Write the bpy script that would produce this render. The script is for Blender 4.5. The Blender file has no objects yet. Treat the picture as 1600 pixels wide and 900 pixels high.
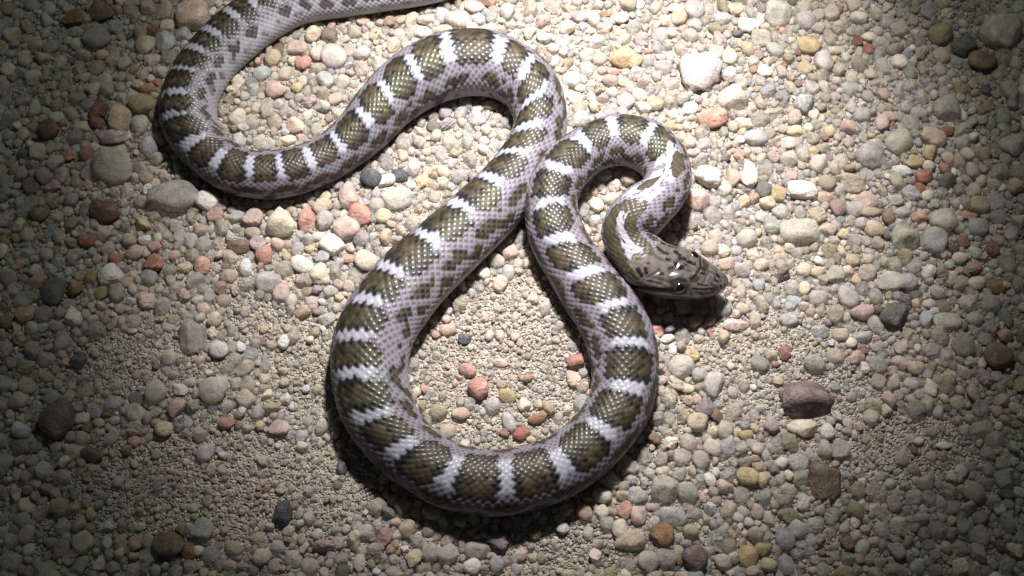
import bpy, math, random
import numpy as np
from mathutils import Vector, Matrix

R = math.radians
random.seed(7); rng = np.random.default_rng(7)
scene = bpy.context.scene
col = scene.collection

# ---------------------------------------------------------------- camera
DIST, TILT, HALF = 0.42, R(22), 0.16          # metres; half the picture width at the aim point
TANH = HALF / DIST
cam_d = bpy.data.cameras.new('camera'); cam = bpy.data.objects.new('camera', cam_d); col.objects.link(cam)
cam.location = (0, -DIST * math.sin(TILT), DIST * math.cos(TILT)); cam.rotation_euler = (TILT, 0, 0)
cam_d.sensor_width = 36; cam_d.lens = 18 / TANH; cam_d.clip_start = 0.01; cam_d.clip_end = 50
scene.camera = cam

# ---------------------------------------------------------------- night sky, torch, exposure
world = bpy.data.worlds.new('World'); scene.world = world; world.use_nodes = True
wn = world.node_tree.nodes; wl = world.node_tree.links
sky = wn.new('ShaderNodeTexSky'); sky.sky_type = 'NISHITA'; sky.sun_disc = False
sky.sun_elevation = R(-1); sky.sun_rotation = R(20)
bg = wn['Background']; bg.inputs['Strength'].default_value = 0.15
wl.new(sky.outputs['Color'], bg.inputs['Color'])

torch_d = bpy.data.lights.new('torch', 'SPOT'); torch = bpy.data.objects.new('torch', torch_d); col.objects.link(torch)
torch_d.energy = 14.2; torch_d.color = (1.0, 0.945, 0.94); torch_d.shadow_soft_size = 0.015
torch_d.spot_size = R(54); torch_d.spot_blend = 1.0
TORCH_POS = Vector((0.026, 0.142, 0.288)); TORCH_AIM = Vector((0.013, 0.050, 0.0))
torch.location = TORCH_POS; torch.rotation_euler = (TORCH_AIM - TORCH_POS).to_track_quat('-Z', 'Y').to_euler()

spill_d = bpy.data.lights.new('torch_spill', 'SPOT'); spill = bpy.data.objects.new('torch_spill', spill_d); col.objects.link(spill)   # the wide dim ring of the same torch
spill_d.energy = 1.25; spill_d.color = (0.93, 1.0, 0.84); spill_d.shadow_soft_size = 0.008; spill_d.spot_size = R(120); spill_d.spot_blend = 1.0
spill.location = TORCH_POS; spill.rotation_euler = torch.rotation_euler

vs = scene.view_settings
vs.view_transform = 'Standard'; vs.look = 'None'; vs.gamma = 1; vs.exposure = 0; vs.use_curve_mapping = False
scene.render.engine = 'CYCLES'
scene.cycles.use_denoising = True
scene.cycles.max_bounces = 8; scene.cycles.diffuse_bounces = 3; scene.cycles.glossy_bounces = 2
scene.cycles.transmission_bounces = 3; scene.cycles.transparent_max_bounces = 8; scene.cycles.sample_clamp_indirect = 4

# ---------------------------------------------------------------- places: picture points to points of the ground
CAM = np.array(cam.location); CT, ST = math.cos(TILT), math.sin(TILT)
def ray(px, py):
    x = (np.asarray(px, float) - 800) / 800 * TANH; y = (450 - np.asarray(py, float)) / 800 * TANH
    return np.stack([x, y * CT + ST, y * ST - CT], -1)
def unproject(px, py, z):
    d = ray(px, py); t = (np.asarray(z, float) - CAM[2]) / d[..., 2]
    return CAM + d * t[..., None]
def project(P):
    q = np.asarray(P) - CAM
    yc = q[..., 1] * CT + q[..., 2] * ST; zc = q[..., 1] * ST - q[..., 2] * CT     # zc = depth forward
    return np.stack([800 + q[..., 0] / zc / TANH * 800, 450 - yc / zc / TANH * 800], -1), zc
def mm_per_px(px, py):
    _, d = project(unproject(px, py, 0.0)); return d * TANH / 800

def ground_z(x, y):
    return 0.0007 * np.sin(31 * x + 1.1) * np.cos(37 * y - .4) + 0.0005 * np.sin(71 * x - 53 * y) + 0.0003 * np.sin(120 * y + 90 * x + 2)

# ---------------------------------------------------------------- helpers
def tag(o, label=None, cat=None, group=None, kind=None):
    for k, v in (('label', label), ('category', cat), ('group', group), ('kind', kind)):
        if v: o[k] = v
    return o
def mesh_obj(name, V, F, mat, parent=None, cols=None, smooth=True, extra=None, flat=None):
    me = bpy.data.meshes.new(name)
    V = np.ascontiguousarray(V, np.float32); F = np.ascontiguousarray(F, np.int32)
    n = F.shape[1]
    me.vertices.add(len(V)); me.vertices.foreach_set('co', V.ravel())
    me.loops.add(F.size); me.loops.foreach_set('vertex_index', F.ravel())
    me.polygons.add(len(F)); me.polygons.foreach_set('loop_start', np.arange(0, F.size, n, dtype=np.int32))
    me.polygons.foreach_set('use_smooth', np.full(len(F), smooth) if flat is None else ~flat)
    me.update(calc_edges=True)
    if cols is not None:
        a = me.color_attributes.new('tint', 'FLOAT_COLOR', 'POINT')
        c = np.ones((len(V), 4), np.float32); c[:, :cols.shape[1]] = cols; a.data.foreach_set('color', c.ravel())
    for k, v in (extra or {}).items():
        a = me.attributes.new(k, 'FLOAT', 'POINT'); a.data.foreach_set('value', np.ascontiguousarray(v, np.float32))
    me.materials.append(mat)
    o = bpy.data.objects.new(name, me); col.objects.link(o); o.parent = parent
    return o

class Mat:
    def __init__(s, name):
        s.m = bpy.data.materials.new(name); s.m.use_nodes = True
        s.N = s.m.node_tree.nodes; s.L = s.m.node_tree.links; s.b = s.N['Principled BSDF']
    def n(s, t, **kw):
        o = s.N.new(t)
        for k, v in kw.items(): setattr(o, k, v)
        return o
    def set(s, **kw):
        for k, v in kw.items(): s.b.inputs[k.replace('_', ' ')].default_value = v
        return s
    def link(s, a, b): s.L.new(a, b)
    def mix(s, fac, a, b, mode='MIX'):
        m = s.n('ShaderNodeMix', data_type='RGBA', blend_type=mode)
        for i, v in ((0, fac), (6, a), (7, b)):
            if hasattr(v, 'links'): s.link(v, m.inputs[i])
            else: m.inputs[i].default_value = v if i == 0 else (*v, 1)
        return m.outputs[2]
    def noise(s, scale, detail=3, rough=.6, coord='Object'):
        t = s.n('ShaderNodeTexCoord'); o = s.n('ShaderNodeTexNoise'); s.link(t.outputs[coord], o.inputs['Vector'])
        o.inputs['Scale'].default_value = scale; o.inputs['Detail'].default_value = detail; o.inputs['Roughness'].default_value = rough
        return o.outputs['Fac']
    def ramp(s, fac, stops):
        r = s.n('ShaderNodeValToRGB'); s.link(fac, r.inputs['Fac'])
        while len(r.color_ramp.elements) < len(stops): r.color_ramp.elements.new(.5)
        for e, (p, c) in zip(r.color_ramp.elements, stops): e.position = p; e.color = (*c, 1)
        return r.outputs['Color']
    def math(s, op, a, b=0.0):
        m = s.n('ShaderNodeMath', operation=op)
        for i, v in enumerate((a, b)):
            if hasattr(v, 'links'): s.link(v, m.inputs[i])
            else: m.inputs[i].default_value = v
        return m.outputs[0]
    def bump(s, h, strength, dist):
        b = s.n('ShaderNodeBump'); s.link(h, b.inputs['Height'])
        b.inputs['Strength'].default_value = strength; b.inputs['Distance'].default_value = dist
        s.link(b.outputs['Normal'], s.b.inputs['Normal'])

def grain_material(name, kind):
    """gravel grains: own colour from the mesh; pebbles: own colour from the object"""
    M = Mat(name)
    if kind == 'mesh':
        a = M.n('ShaderNodeAttribute', attribute_name='tint'); base = a.outputs['Color']
        clear = M.n('ShaderNodeAttribute', attribute_name='clear').outputs['Fac']; second = None
        sc = 1.0
    else:
        a = M.n('ShaderNodeObjectInfo'); base = a.outputs['Color']
        clear = M.n('ShaderNodeAttribute', attribute_name='clear', attribute_type='OBJECT').outputs['Fac']
        second = M.n('ShaderNodeAttribute', attribute_name='vein', attribute_type='OBJECT').outputs['Color']
    geo = M.n('ShaderNodeNewGeometry')
    def tex(scale, detail, rough):
        o = M.n('ShaderNodeTexNoise'); M.link(geo.outputs['Position'], o.inputs['Vector'])
        o.inputs['Scale'].default_value = scale; o.inputs['Detail'].default_value = detail; o.inputs['Roughness'].default_value = rough
        return o.outputs['Fac']
    big = tex(260, 3, .6); fine = tex(1500, 4, .7)
    if second is not None:
        f = M.ramp(big, [(.50, (0, 0, 0)), (.62, (1, 1, 1))])
        base = M.mix(f, base, second)
    shade = M.ramp(big, [(.3, (.76, .76, .78)), (.7, (1.10, 1.08, 1.03))])
    c = M.mix(1.0, base, shade, 'MULTIPLY')
    speck = M.ramp(fine, [(.32, (.50, .46, .43)), (.47, (1, 1, 1))])
    c = M.mix(.75, c, speck, 'MULTIPLY')
    M.link(c, M.b.inputs['Base Color'])
    r = M.math('MULTIPLY_ADD', clear, -.30); r.node.inputs[2].default_value = .66
    M.link(r, M.b.inputs['Roughness'])
    ss = M.math('MULTIPLY', clear, 1.0)
    M.link(ss, M.b.inputs['Subsurface Weight'])
    al = M.math('MULTIPLY_ADD', clear, -.58 if kind == 'mesh' else -.38); al.node.inputs[2].default_value = 1.0; M.link(al, M.b.inputs['Alpha'])
    M.b.inputs['Subsurface Radius'].default_value = (1.0, .85, .62); M.b.inputs['Subsurface Scale'].default_value = .0035
    M.b.inputs['Specular IOR Level'].default_value = .42
    h = M.math('ADD', M.math('MULTIPLY', tex(900, 4, .65), 1.0), M.math('MULTIPLY', tex(3200, 2, .6), .3))
    M.bump(h, .9, .0010)
    return M.m

MAT_GRAIN = grain_material('gravel grains', 'mesh')
MAT_PEBBLE = grain_material('pebble stone', 'object')

# sand under the grains
M = Mat('fine sand')
tc = M.n('ShaderNodeNewGeometry')
def vor(scale):
    v = M.n('ShaderNodeTexVoronoi'); v.inputs['Scale'].default_value = scale; M.link(tc.outputs['Position'], v.inputs['Vector']); return v
v1, v2 = vor(1500), vor(700)
sep = M.n('ShaderNodeSeparateColor'); M.link(v1.outputs['Color'], sep.inputs[0])
gc = M.ramp(sep.outputs[0], [(0, (.24, .20, .155)), (.3, (.39, .34, .275)), (.6, (.49, .435, .36)), (.85, (.60, .55, .48)), (1, (.46, .42, .39))])
sep2 = M.n('ShaderNodeSeparateColor'); M.link(v2.outputs['Color'], sep2.inputs[0])
gc = M.mix(.5, gc, M.ramp(sep2.outputs[1], [(0, (.29, .245, .19)), (.5, (.45, .395, .32)), (1, (.55, .485, .40))]))
M.link(gc, M.b.inputs['Base Color']); M.set(Roughness=.8)
M.bump(M.math('ADD', M.math('MULTIPLY', v1.outputs['Distance'], -1.0), M.math('MULTIPLY', v2.outputs['Distance'], -1.2)), 1.0, .0011)
MAT_SAND = M.m

# ---------------------------------------------------------------- the ground
gx = np.concatenate([np.linspace(-3, -.3, 10)[:-1], np.linspace(-.3, .3, 121), np.linspace(.3, 3, 10)[1:]])
gy = np.concatenate([np.linspace(-3, -.25, 10)[:-1], np.linspace(-.25, .25, 101), np.linspace(.25, 3, 10)[1:]])
X, Y = np.meshgrid(gx, gy); Z = ground_z(X, Y)
nx = len(gx); idx = np.arange(X.size).reshape(X.shape)
F = np.stack([idx[:-1, :-1], idx[:-1, 1:], idx[1:, 1:], idx[1:, :-1]], -1).reshape(-1, 4)
tag(mesh_obj('ground', np.stack([X, Y, Z], -1).reshape(-1, 3), F, MAT_SAND), kind='structure')

# ================================================================ THE SNAKE
# stations tail to head: flank edge A, flank edge B, where the spine shows between them, lift (mm), height ratio
ST_ = [
 ((1050,-112),(1050,-108),.3,0,1), ((900,-100),(905,-66),.3,0,.95), ((785,-88),(794,-34),.25,0,.92), ((676,-66),(686,2),.2,0,.9),
 ((589,-57),(600,17),.16,0,.9), ((515,-50),(530,27),.15,0,.9), ((439,-39),(475,37),.12,0,.9), ((365,2),(425,65),.12,0,.9),
 ((332,27),(400,85),.12,0,.9), ((290,72),(368,113),.13,0,.9), ((262,115),(350,140),.14,0,.9), ((249,160),(339,165),.16,0,.9),
 ((252,200),(342,192),.22,0,.9), ((275,240),(352,210),.34,0,.9), ((310,273),(367,222),.48,0,.9), ((352,299),(388,233),.61,0,.9),
 ((412,310),(412,236),.68,0,.92), ((470,302),(450,231),.69,0,.92), ((530,277),(492,216),.69,0,.92), ((572,250),(527,186),.68,0,.92),
 ((607,222),(553,150),.68,0,.9), ((643,187),(592,106),.70,0,.9), ((685,162),(640,70),.76,0,.9), ((724,150),(700,48),.83,0,.9),
 ((762,150),(773,49),.83,0,.9), ((788,162),(836,80),.77,0,.9), ((799,182),(871,118),.65,0,.9), ((800,200),(885,165),.50,0,.9),
 ((789,225),(882,222),.35,0,.88), ((765,257),(858,278),.23,0,.88), ((727,291),(806,352),.18,0,.88), ((662,347),(745,415),.16,0,.88),
 ((600,400),(695,465),.18,0,.88), ((555,455),(665,503),.20,0,.88), ((525,512),(646,533),.22,0,.88), ((517,570),(637,575),.26,0,.88),
 ((530,645),(648,630),.32,0,.88), ((562,700),(668,662),.40,0,.88), ((622,756),(702,687),.49,0,.88), ((690,793),(735,700),.57,0,.88),
 ((770,806),(777,703),.60,0,.88), ((850,792),(820,696),.58,0,.88), ((915,762),(858,683),.56,0,.88), ((970,715),(893,655),.55,0,.88),
 ((1010,660),(915,628),.52,0,.88), ((1026,605),(925,595),.44,0,.88), ((1028,550),(920,550),.39,0,.88), ((1012,495),(905,513),.38,.2,.88),
 ((985,450),(885,483),.41,.5,.88), ((955,413),(862,443),.46,1,.88), ((930,385),(840,405),.49,2,.88), ((910,350),(824,365),.49,3.2,.88),
 ((902,320),(820,325),.51,4.2,.88), ((905,303),(824,285),.55,4.6,.88), ((915,286),(842,250),.61,4.4,.88), ((932,270),(875,218),.70,3.6,.88),
 ((955,259),(930,186),.80,3.0,.88), ((977,258),(975,179),.82,3.0,.88), ((995,266),(1028,191),.77,3.5,.88), ((1003,274),(1066,225),.69,4.5,.88),
 ((1004,281),(1079,258),.58,6,.88), ((998,288),(1079,292),.47,8,.86), ((984,295),(1066,319),.34,9.5,.84), ((964,312),(1045,344),.27,10.5,.82),
 ((948,334),(1029,362),.26,10.5,.8), ((940,362),(1019,370),.33,10,.78), ((947,388),(1023,371),.42,9.3,.75), ((962,416),(1031,375),.47,8.8,.72),
 ((984,443),(1043,382),.56,8.3,.68), ((1012,457),(1062,388),.67,8,.66), ((1042,464),(1079,392),.70,7.8,.66), ((1072,466),(1097,402),.70,7.7,.68),
 ((1098,466),(1112,413),.66,7.7,.68), ((1117,461),(1125,422),.58,7.7,.7), ((1129,454),(1133,429),.53,7.8,.75), ((1136.5,447),(1137.5,436),.5,8.0,.8)]
SA = np.array([s[0] for s in ST_], float); SB = np.array([s[1] for s in ST_], float)
SF = np.array([s[2] for s in ST_]); SL = np.array([s[3] for s in ST_]) * .001; SH = np.array([s[4] for s in ST_], float)

# true-size sections
mid = (SA + SB) / 2; halfpx = np.linalg.norm(SB - SA, axis=1) / 2
half = halfpx * mm_per_px(mid[:, 0], mid[:, 1]) * .96
zc = half * SH * .82 + SL + .0003
WA = unproject(SA[:, 0], SA[:, 1], zc); WB = unproject(SB[:, 0], SB[:, 1], zc)
def catmull(P, t):
    P = np.asarray(P, float); P = P[:, None] if P.ndim == 1 else P
    k = np.concatenate([[0], np.cumsum(seg)])
    i = np.clip(np.searchsorted(k, t, 'right') - 1, 0, len(seg) - 1)
    T = np.empty_like(P)
    T[1:-1] = (P[2:] - P[:-2]) / (k[2:] - k[:-2])[:, None]; T[0] = (P[1] - P[0]) / seg[0]; T[-1] = (P[-1] - P[-2]) / seg[-1]
    h = seg[i][:, None]; x = ((t - k[i]) / seg[i])[:, None]
    return ((2*x**3 - 3*x**2 + 1) * P[i] + (x**3 - 2*x**2 + x) * h * T[i] + (-2*x**3 + 3*x**2) * P[i+1] + (x**3 - x**2) * h * T[i+1])
WM = (WA + WB) / 2
seg = np.linalg.norm(np.diff(WM, axis=0), axis=1)
LEN = seg.sum()
td = np.linspace(0, LEN, 6000)
dA, dB = catmull(WA, td), catmull(WB, td)
dF = np.clip(catmull(SF, td)[:, 0], .05, .95); dH = catmull(SH, td)[:, 0]
dC = (dA + dB) / 2
hd = (dB - dA) / np.linalg.norm(dB - dA, axis=1)[:, None]; vw = CAM - dC        # a tube seen aslant shows its height too
al_ = np.arctan2((vw * hd).sum(1), vw[:, 2]); fac = (np.cos(al_) / np.sqrt(np.cos(al_) ** 2 + (dH * np.sin(al_)) ** 2))[:, None]
dA, dB = dC + (dA - dC) * fac, dC + (dB - dC) * fac
dR = np.linalg.norm(dB - dA, axis=1) / 2
s_len = np.concatenate([[0], np.cumsum(np.linalg.norm(np.diff(dC, axis=0), axis=1))])
unit = .118 * np.maximum(dR, .0055)
v_of = np.concatenate([[0], np.cumsum(np.diff(s_len) / ((unit[1:] + unit[:-1]) / 2))])
t_head = np.concatenate([[0], np.cumsum(seg)])[-9]               # neck end / head start
v_head = np.interp(t_head, td, v_of)
v_body = np.arange(0, v_head, 1 / 3)
s_headstart = np.interp(v_body[-1], v_of, s_len)
v_tip = np.interp(np.linspace(s_headstart, s_len[-1], 171)[1:], s_len, v_of)
vv = np.concatenate([v_body, v_tip])
smp = lambda a: np.stack([np.interp(vv, v_of, a[:, k]) for k in range(a.shape[1])], 1) if a.ndim == 2 else np.interp(vv, v_of, a)
sA, sB, sC, sF, sH, sR, sS = smp(dA), smp(dB), smp(dC), smp(dF), smp(dH), smp(dR), smp(s_len)
NCOL, UD = 52, 20
uu = np.concatenate([np.arange(-UD * 3, UD * 3 + 1) / 3, np.linspace(UD, NCOL - UD, 10)[1:-1]])
theta = uu * (2 * math.pi / NCOL)
hdir = (sB - sA); hdir /= np.linalg.norm(hdir, axis=1)[:, None]
view = CAM - sC; view /= np.linalg.norm(view, axis=1)[:, None]
alpha = np.arctan2((view * hdir).sum(1), view[:, 2])
roll = alpha + np.arcsin(np.clip((sF - .5) * 2, -.95, .95))
ker = np.hanning(25); ker /= ker.sum()
roll = np.convolve(np.pad(roll, 12, 'edge'), ker, 'valid')
headf = np.clip((sS - s_headstart + .012) / .016, 0, 1)           # 0 body .. 1 head
TH, VV = np.meshgrid(theta, vv); UU = np.broadcast_to(uu, TH.shape)
PH = TH + roll[:, None]
sinp, cosp = np.sin(PH), np.cos(PH)
# body: rounded ridge on top, flat belly; head: flat crown, straight lips
ex_b = np.where(cosp < 0, .80, 1.0); hh = headf[:, None]
cz = np.sign(cosp) * np.abs(cosp) ** (ex_b * (1 - hh) + np.where(cosp > 0, .80, .70) * hh)
sx = np.sign(sinp) * np.abs(sinp) ** (1 - .12 * hh)
# relief of the scales
P_, Q_ = (UU + VV) / 2, (UU - VV) / 2
cp, cq = np.round(P_), np.round(Q_)
pl, ql = 2 * (P_ - cp), 2 * (Q_ - cq)
uc, vc = cp + cq, cp - cq
inscale = (np.abs(UU) < UD - .2)
dome = (1 - pl ** 2) * (1 - ql ** 2)
j1, j2 = (np.sin(uc * 91.7 + vc * 47.3) * 437.5) % 1.0 - .5, (np.sin(uc * 17.1 + vc * 131.9) * 911.3) % 1.0 - .5
tilt = (-(pl - ql) / 2 * .3 + j1 * pl * .55 + j2 * ql * .55) * (1 - np.maximum(np.abs(pl), np.abs(ql)))
body_amt = (1 - np.clip((sS - s_headstart + .002) / .007, 0, 1))[:, None]
flankfade = np.clip((UD - np.abs(UU)) / 3, 0, 1)
relief = (dome * 1.0 + tilt) * .023 * sR[:, None] * body_amt * flankfade
# wide belly plates below
bel = np.clip((np.abs(UU) - 14.5) / 2, 0, 1)
a_ = sR[:, None] + relief; b_ = (sR * sH)[:, None] + relief
V = sC[:, None, :] + hdir[:, None, :] * (sx * a_)[..., None]
V[..., 2] += cz * b_
cz_axis = sC[:, 2]
# head furrows between the crown plates and the brow
nv, nu = TH.shape
Vf = V.reshape(-1, 3)
ii = np.arange(nv * nu).reshape(nv, nu); jn = np.roll(ii, -1, axis=1)
Fq = np.stack([ii[:-1], jn[:-1], jn[1:], ii[1:]], -1).reshape(-1, 4)

# ---- colour of every scale
def s_at(px, py, lo=0, hi=None):
    pr, _ = project(top_line); d = (pr[:, 0] - px) ** 2 + (pr[:, 1] - py) ** 2
    if hi is not None: d = np.where((sS < lo) | (sS > hi), 1e9, d)
    return sS[np.argmin(d)]
kd = int(np.argmin(np.abs(uu)))
top_line = V[:, kd, :]
BARS = [(362,20),(327,46),(302,71),(282,105),(270,142),(275,176),(302,215),(340,247),(390,257),(436,255),(482,243),(522,215),(560,175),(596,132),(635,92),
 (695,67),(782,67),(830,100),(842,150),(832,200),(807,240),(772,280),(722,322),(665,365),(607,414),(575,467),(555,525),(554,585),(577,647),(625,702),
 (702,737),(792,742),(872,714),(937,662),(975,600),(982,535),(957,478),(915,425),(875,372),(850,312),(862,257),(907,211),(957,193),(1017,201),(1047,240)]
bs = []; last = 0
for k, (px, py) in enumerate(BARS):
    s = s_at(px, py, last, last + .05 if k else 1); bs.append(s); last = s + .002
first = bs[0]
bs = np.array([first - .0078 * k for k in range(40, 0, -1) if first - .0078 * k > 0] + bs)
s_neck = bs[-1]
cs = np.interp(vc, v_of, s_len)                                    # place of the scale's middle along the body
ct = np.abs(uc) * 360 / NCOL                                      # degrees off the spine
h_ = lambda a, b, k: (np.sin(a * 127.1 + b * 311.7 + k * 74.7) * 43758.5453) % 1.0
r1, r2, r3 = h_(uc, vc, 1), h_(uc, vc, 2), h_(uc, vc, 3)
kb = np.clip(np.searchsorted(bs, cs) - 1, 0, len(bs) - 2)
s0, s1 = bs[kb], bs[kb + 1]; sp = s1 - s0
fr = (cs - s0) / sp
hsh = lambda k, q: (np.sin(k * 12.9898 + q * 78.233) * 43758.5453) % 1.0
wid = 42 + 7 * (hsh(kb, 1) - .5)
hb = .118 + .05 * (hsh(kb, 2) - .5)
side = np.sign(uc + 1e-6)
skew = (hsh(kb, 3) - .5) * .10 * np.clip(uc / 6, -1, 1)
x = np.abs(fr - .5 + skew) / (.5 - hb); w = ct / (wid * 1.04)
sup = np.abs(x) ** 6 + np.abs(w) ** 3.5
edge = np.maximum(np.abs(pl), np.abs(ql))
C = np.zeros((nv, nu, 3))
flank = np.array([.092, .083, .102]); pale = np.array([.262, .250, .292])
t = np.clip((ct - 50) / 50, 0, 1)[..., None]
C[:] = flank * (1 - t) + np.array([.205, .20, .222]) * t
pinkish = (r2 > .72)[..., None]
C = np.where(pinkish, C * np.array([1.15, .98, .93]), C)
lines = np.clip((edge - .45) / .5, 0, 1)[..., None] ** 1.6
C = C * (1 - lines * .85) + pale * lines * .85
# flank spots
def spots(center_frac, th0, dth, ds, keep, q):
    d = ((fr - center_frac + .5) % 1) - .5
    k2 = np.where(fr - center_frac > .5, kb + 1, np.where(fr - center_frac < -.5, kb - 1, kb)) * 2 + (side > 0)
    e = (d / ds) ** 2 + ((ct - th0 - 6 * (hsh(k2, q) - .5)) / dth) ** 2
    return (e < .75 + .6 * r1) & (hsh(k2, q + 1) < keep)
brown = np.array([.036, .026, .014])
m1 = spots(0.0, 65, 12, .34, .98, 5); m2 = spots(.5, 86, 11, .24, .9, 8); m3 = spots(0.0, 103, 6, .10, .45, 11)
for m in (m1, m2, m3):
    c_ = brown * (.6 + .8 * r1)[..., None]; c_ = np.where((r3 > .7)[..., None], np.array([.012, .011, .011]), c_)
    c_ = c_ * (1 - lines * .25) + np.array([.2, .17, .16]) * lines * .25
    C = np.where(m[..., None], c_, C)
# bars and saddles
bar = (w < .56 + .14 * r1) & (sup >= 1)
bar &= (np.abs(fr - np.round(fr)) < .34)
C = np.where(bar[..., None], (np.array([.312, .312, .366]) * (.9 + .15 * r2)[..., None]) * (1 - lines * .10), C)
sad = sup < 1
ol = np.array([.058, .046, .027]) * (.55 + .8 * r1)[..., None]
ol = ol * (1 - .55 * np.clip(w, 0, 1)[..., None] ** 2)
ol = ol * (1 - lines * .62) + np.array([.014, .011, .007]) * lines * .62
ol = np.where((r3 > .80)[..., None], ol * .38, ol); ol = np.where((r2 > .86)[..., None], ol * 1.5, ol)
fleck = (ct > 52) & (ct < 104) & (r1 > .935)
C = np.where(fleck[..., None], brown * .8, C)
C = np.where(sad[..., None], ol, C)
blk = sad & ((np.abs(x) > .66 + .08 * (r2 - .5)) | ((sup > .78) & (r3 > .5)))
C = np.where(blk[..., None], np.array([.010, .009, .009]) * (.7 + .9 * r1)[..., None], C)
# paler hind part low on the sides
tail_end = np.interp(430, project(top_line)[0][:400, 0], sS[:400]) if False else s_at(300, 205, 0, .5)
tl = np.clip((tail_end - cs) / .05, 0, 1) * np.clip((ct - 48) / 25, 0, 1)
fade = (tl * np.where(m1, .12, np.where(m2, .35 + .5 * (r1 > .5), 1)))[..., None]
C = C * (1 - .9 * fade) + (np.array([.36, .365, .41]) * (1 - lines * .06)) * .9 * fade
# belly
ab = np.abs(np.broadcast_to(TH, TH.shape)); ab = np.degrees(np.minimum(ab, 2 * np.pi - ab))
be = np.clip((ab - 106) / 12, 0, 1)[..., None]
C = C * (1 - be) + np.array([.33, .31, .30]) * be
for _ in range(1):          # pigment bleeds a little from scale to scale
    Cb = C.copy(); Cb[1:-1] = (C[:-2] + 2 * C[1:-1] + C[2:]) / 4; Cb2 = Cb.copy(); Cb2[:, 1:-1] = (Cb[:, :-2] + 2 * Cb[:, 1:-1] + Cb[:, 2:]) / 4
    C = C * .6 + Cb2 * .4
C *= (.88 + .24 * rng.random((nv, nu, 1)))

# ---- neck and crown: marks laid along the skin
PRJ, DEP = project(V)
nrm = np.cross(np.gradient(V, axis=0), np.gradient(V, axis=1)); nrm /= np.linalg.norm(nrm, axis=2)[..., None] + 1e-12
outw = V - sC[:, None, :]; nrm *= np.sign((nrm * outw).sum(2))[..., None]
facing = ((CAM - V) * nrm).sum(2)
def on_skin(px, py, smin):
    d = (PRJ[..., 0] - px) ** 2 + (PRJ[..., 1] - py) ** 2
    d = np.where((facing > 0) & (sS[:, None] > smin), d, 1e9)
    k = np.unravel_index(np.argmin(d), d.shape); return V[k], k
NECK0 = s_neck + .0010
def stroke(pts, rad, smin, smax=9):
    out = np.full((nv, nu), 1e9)
    w3 = [on_skin(px, py, smin)[0] for px, py in pts]
    rad = rad if isinstance(rad, (list, tuple)) else [rad] * len(pts)
    if len(w3) == 1: w3 = w3 * 2; rad = [rad[0]] * 2
    lo = np.searchsorted(sS, smin)
    Vs = V[lo:]
    for a, b, ra, rb in zip(w3[:-1], w3[1:], rad[:-1], rad[1:]):
        ab_ = b - a; L2 = max((ab_ ** 2).sum(), 1e-12)
        tt = np.clip(((Vs - a) @ ab_) / L2, 0, 1)
        d = np.linalg.norm(Vs - a - tt[..., None] * ab_, axis=2) / ((ra + (rb - ra) * tt) * .001)
        out[lo:] = np.minimum(out[lo:], d)
    out[sS > smax] = 1e9
    return out
S_SH = NECK0 - .006
ol2 = np.array([.060, .048, .028]) * (.7 + .55 * r1)[..., None]; ol2 = ol2 * (1 - lines * .35)
for pts, rad in (([(1062,243),(1060,258),(1055,270)], [1.8, 2.5, 1.6]), ([(1031,279),(1018,284),(1003,293)], [1.4, 1.8, 1.3]),
                 ([(990,316),(968,326),(953,345),(953,368),(963,398),(978,424),(994,436)], [1.6, 2.4, 2.5, 2.5, 2.6, 2.3, 1.6]),
                 ([(996,404),(1004,416)], [1.9, 2.0]),
                 ([(1008,318),(990,333),(984,352),(992,370),(1008,381),(1014,391)], [1.1, 1.7, 2.0, 2.0, 1.7, 1.5])):
    d = stroke(pts, rad, S_SH) * (.92 + .22 * r2)
    C = np.where(((d > .86) & (d < 1.08) & (r3 > .3))[..., None], np.array([.013, .011, .010]), C)
    C = np.where((d <= .9)[..., None], ol2, C)
for pts, rad in (([(1047,224),(1045,250),(1040,272),(1022,292),(1000,305),(988,308)], [1.0, .9, .7, .65, .8, .6]),
                 ([(972,332),(967,344),(970,360),(979,374),(989,386),(998,396)], [.75, .95, .95, .95, .9, .6])):
    d = stroke(pts, rad, S_SH) * (.9 + .25 * r2)
    C = np.where(((d > .9) & (d < 1.5) & (r3 > .45))[..., None], np.array([.012, .010, .010]), C)
    C = np.where((d < 1.0)[..., None], np.array([.28, .265, .285]), C)
# crown
hm = np.clip((sS - s_headstart - .0015) / .004, 0, 1)[:, None]
hn = np.clip(.5 + .5 * np.sin(V[..., 0] * 2100 + 3 * np.sin(V[..., 1] * 900)) * np.sin(V[..., 1] * 1900 + 1) + rng.normal(0, .22, (nv, nu)), 0, 1.4)
crown = np.array([.084, .075, .068]) * (.70 + .6 * hn)[..., None]
side_c = np.array([.092, .088, .088])
sd = np.clip((ab - 52) / 25, 0, 1)[..., None]
crown = crown * (1 - sd) + side_c * sd
lip = np.clip((ab - 92) / 10, 0, 1)[..., None]
crown = crown * (1 - lip) + np.array([.25, .24, .235]) * lip
nape = np.clip(1 - (sS - s_headstart) / .010, 0, 1)[:, None, None]
crown = crown * (1 - .5 * nape) + np.array([.15, .108, .088]) * .5 * nape
hsel = (r1 < hm * 1.05)[..., None] | (hm > .95)[..., None]
C = np.where(hsel, crown, C)
HS = s_headstart - .002
dark = np.array([.011, .009, .008]); rust = np.array([.034, .025, .017])
wob = .88 + .30 * np.sin(V[..., 0] * 5200 + 2 * np.sin(V[..., 1] * 3100)) * np.sin(V[..., 1] * 4700 + 2 * np.sin(V[..., 0] * 2700))
relief_cut = np.zeros((nv, nu))
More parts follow.
